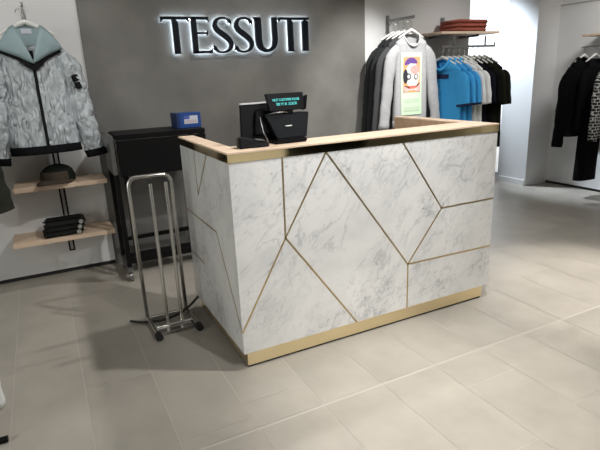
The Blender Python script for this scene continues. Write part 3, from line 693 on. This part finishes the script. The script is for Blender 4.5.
for x in (2.86, 3.25): MB().box((x-.006, 1.78, -.02), (x+.006, YW-.002, 0)).build('bracket', M['greymetal'], ws)
po = tag(MB().box((3.003, YW-.018, 1.745), (3.039, YW, 1.90), .001).build('wall_post', M['greymetal']), 'short dark steel post on the wall left of the rust sweaters', 'wall post')
GR2 = 'folded rust sweaters'
proto = None
for k, lab in enumerate(('rust red folded sweater at the bottom of the stack on the shelf', 'rust red folded sweater in the middle of the stack on the shelf', 'rust red folded sweater on top of the stack on the shelf')):
    loc = (3.13+.008*k, 1.87, 1.745+.038*k)
    if proto is None:
        proto = thing('folded_sweater', lab, 'sweater', loc, 0, GR2)
        q = MB(); q.box((-.20, -.13, 0), (.20, .14, .036), .015); q.build('knit_fold', M['rust'], proto, True)
        MB().box((-.10, -.133, .014), (.185, -.129, .020), .001).build('fold_edge', M['rust'], proto)
    else: dup(proto, loc, lab)
rl = thing('garment_rail', 'steel garment rail under the shelf carrying blue polo shirts and tees', 'rail', (0, 0, 1.607))
MB().box((2.70, 1.682, -.008), (3.375, 1.698, .012), .001).build('bar', M['greymetal'], rl)
for x in (2.86, 3.25): MB().box((x-.006, 1.684, .012), (x+.006, 1.696, .095)).build('rail_hanger', M['greymetal'], rl)
MB().box((3.372, 1.684, -.008), (3.380, 1.696, .035)).build('end_stop', M['greymetal'], rl)
GR3 = 'clothes on the rail under the rust sweaters'
specs = [('blue', 'polo_shirt', 'sky blue polo shirt with navy trim, first on the rail'), ('blue', 'polo_shirt', 'sky blue polo shirt with navy trim, second on the rail'), ('blue', 'polo_shirt', 'sky blue polo shirt with navy trim, third on the rail beside the white tees'),
         ('whitecloth', 'tee_shirt', 'white tee hanging just behind the blue polo shirts'), ('whitecloth', 'tee_shirt', 'white tee hanging next to the navy tee'),
         ('navycloth', 'tee_shirt', 'dark navy tee hanging next to the white tees'), ('blackcloth', 'tee_shirt', 'plain black tee hanging between navy tee and olive tee'),
         ('olivecloth', 'tee_shirt', 'long black-olive tee, second from the right end of the rail'), ('olivecloth', 'tee_shirt', 'long black-olive tee at the right end of the rail')]
RZ = -PI/2+.27
xs = [2.725+.066*i for i in range(9)]
pk = {}
for i, ((mm, nm, lab), x) in enumerate(zip(specs, xs)):
    loc = (x, 1.69, 1.490)
    if mm in pk: dup(pk[mm], loc, lab, rz=RZ+random.uniform(-.05, .05)); continue
    longer = {'blue': .66, 'whitecloth': .68, 'navycloth': .80, 'blackcloth': .82, 'olivecloth': .86}[mm]
    t, inf = garment(nm, lab, 'shirt', loc, RZ, M[mm], w=.195, hem=.215, length=longer-.02, neck=.075, slope=.085, d=.022, sl=.29 if mm != 'olivecloth' else .31, sang=8, r0=.080, r1=.074, amp=.008, seed=40+i, group=GR3,
                     cuff=M['navytrim'] if mm == 'blue' else None, cufflen=.02, collar=(M[mm], .03, .014 if mm == 'blue' else .008), flat=.32, drop=.09)
    pk[mm] = t
    if mm == 'blue':
        inf['patch']('neck_band', -.085, .085, -.165, -.125, M['navytrim'], .006, 10, 4)
        inf['patch']('placket', -.013, .013, -.30, -.165, M['blue'], .006, 3, 8)
        for z in (-.19, -.235): inf['shape']('button', ell(0, z, .005, .005, 8), M['navytrim'], .009)
    if mm in ('blue',):
        pass
hl = ['white hanger in the first blue polo shirt', 'white hanger in the second blue polo shirt', 'white hanger in the third blue polo shirt', 'white hanger in the white tee behind the blue polos', 'white hanger in the white tee beside the navy one',
      'white hanger in the dark navy tee', 'white hanger in the plain black tee', 'white hanger in the second olive tee from the end', 'white hanger in the last olive tee on the rail']
for x, l_ in zip(xs, hl): dup(h0, (x, 1.69, 1.505), l_, rz=RZ)

# ------------------------------------------------------------------ right wall
ws = thing('wall_shelf', 'pale wooden shelf on the right wall above the black clothes', 'shelf', (0, 0, 1.672))
MB().box((4.48, .35, 0), (XR-.002, 1.56, .02), .001).build('board', M['wood'], ws)
MB().box((4.62, 1.30, -.03), (4.63, 1.31, 0)).build('bracket', M['greymetal'], ws)
rl = thing('garment_rail', 'steel rail on the right wall holding black jackets', 'rail', (4.45, 0, 1.567))
MB().tube([(0, .40, 0), (0, 1.52, 0)], .009, 10).build('bar', M['chrome'], rl, 'auto')
for y in (.5, 1.44): MB().tube([(0, y, 0), (.326, y, 0)], .007, 8).build('rail_bracket', M['chrome'], rl, 'auto')
hs = [(1.475, 'white hanger in the black zip jacket on the right wall rail'), (1.39, 'white hanger in the long black coat on the right wall rail'), (1.17, 'white hanger in the black and white patterned jacket')]
for y, l_ in hs: dup(h0, (4.43 if y > 1.4 else 4.49 if y > 1.3 else 4.51, y, 1.475), l_, rz=0)
GR4 = 'clothes on the right wall rail'
garment('zip_jacket', 'black long-sleeved jacket, farthest on the right wall rail', 'jacket', (4.43, 1.47, 1.47), 0, M['blackcloth'], w=.17, hem=.21, length=.80, d=.07, sl=.80, sang=7, r0=.10, r1=.065, amp=.014, seed=61, group=GR4, cuff=M['darkrib'], hemband=(M['darkrib'], .05))
garment('long_coat', 'long black coat reaching low on the right wall rail', 'coat', (4.49, 1.36, 1.45), 0, M['blackcloth'], w=.13, hem=.15, length=1.26, d=.06, sl=.62, sang=5, r0=.08, r1=.055, amp=.012, seed=62, group=GR4)
garment('patterned_jacket', 'black jacket with white monogram pattern at the right edge', 'jacket', (4.495, 1.17, 1.45), 0, M['monogram'], w=.16, hem=.18, length=.78, d=.05, sl=.70, sang=4, r0=.085, r1=.055, amp=.012, seed=63, group=GR4)

# added white plinth, out of view, giving the brass rim something bright to reflect
dp = thing('reflection_plinth', 'white plinth added out of view as a bright reflection for the brass rim', 'plinth', (1.40, -3.45, 0))
MB().box((-.36, -.25, .04), (.36, .25, .68), .004).build('body', M['white'], dp)
MB().box((-.38, -.27, .68), (.38, .27, .71), .004).build('top', M['white'], dp)
MB().box((-.33, -.22, 0), (.33, .22, .04)).build('foot', M['black'], dp)

pd = dup(dp, (4.2, -2.62, 0), 'narrow white display plinth out on the shop floor near the right wall')
pd.scale = (.34, .6, 1.25)
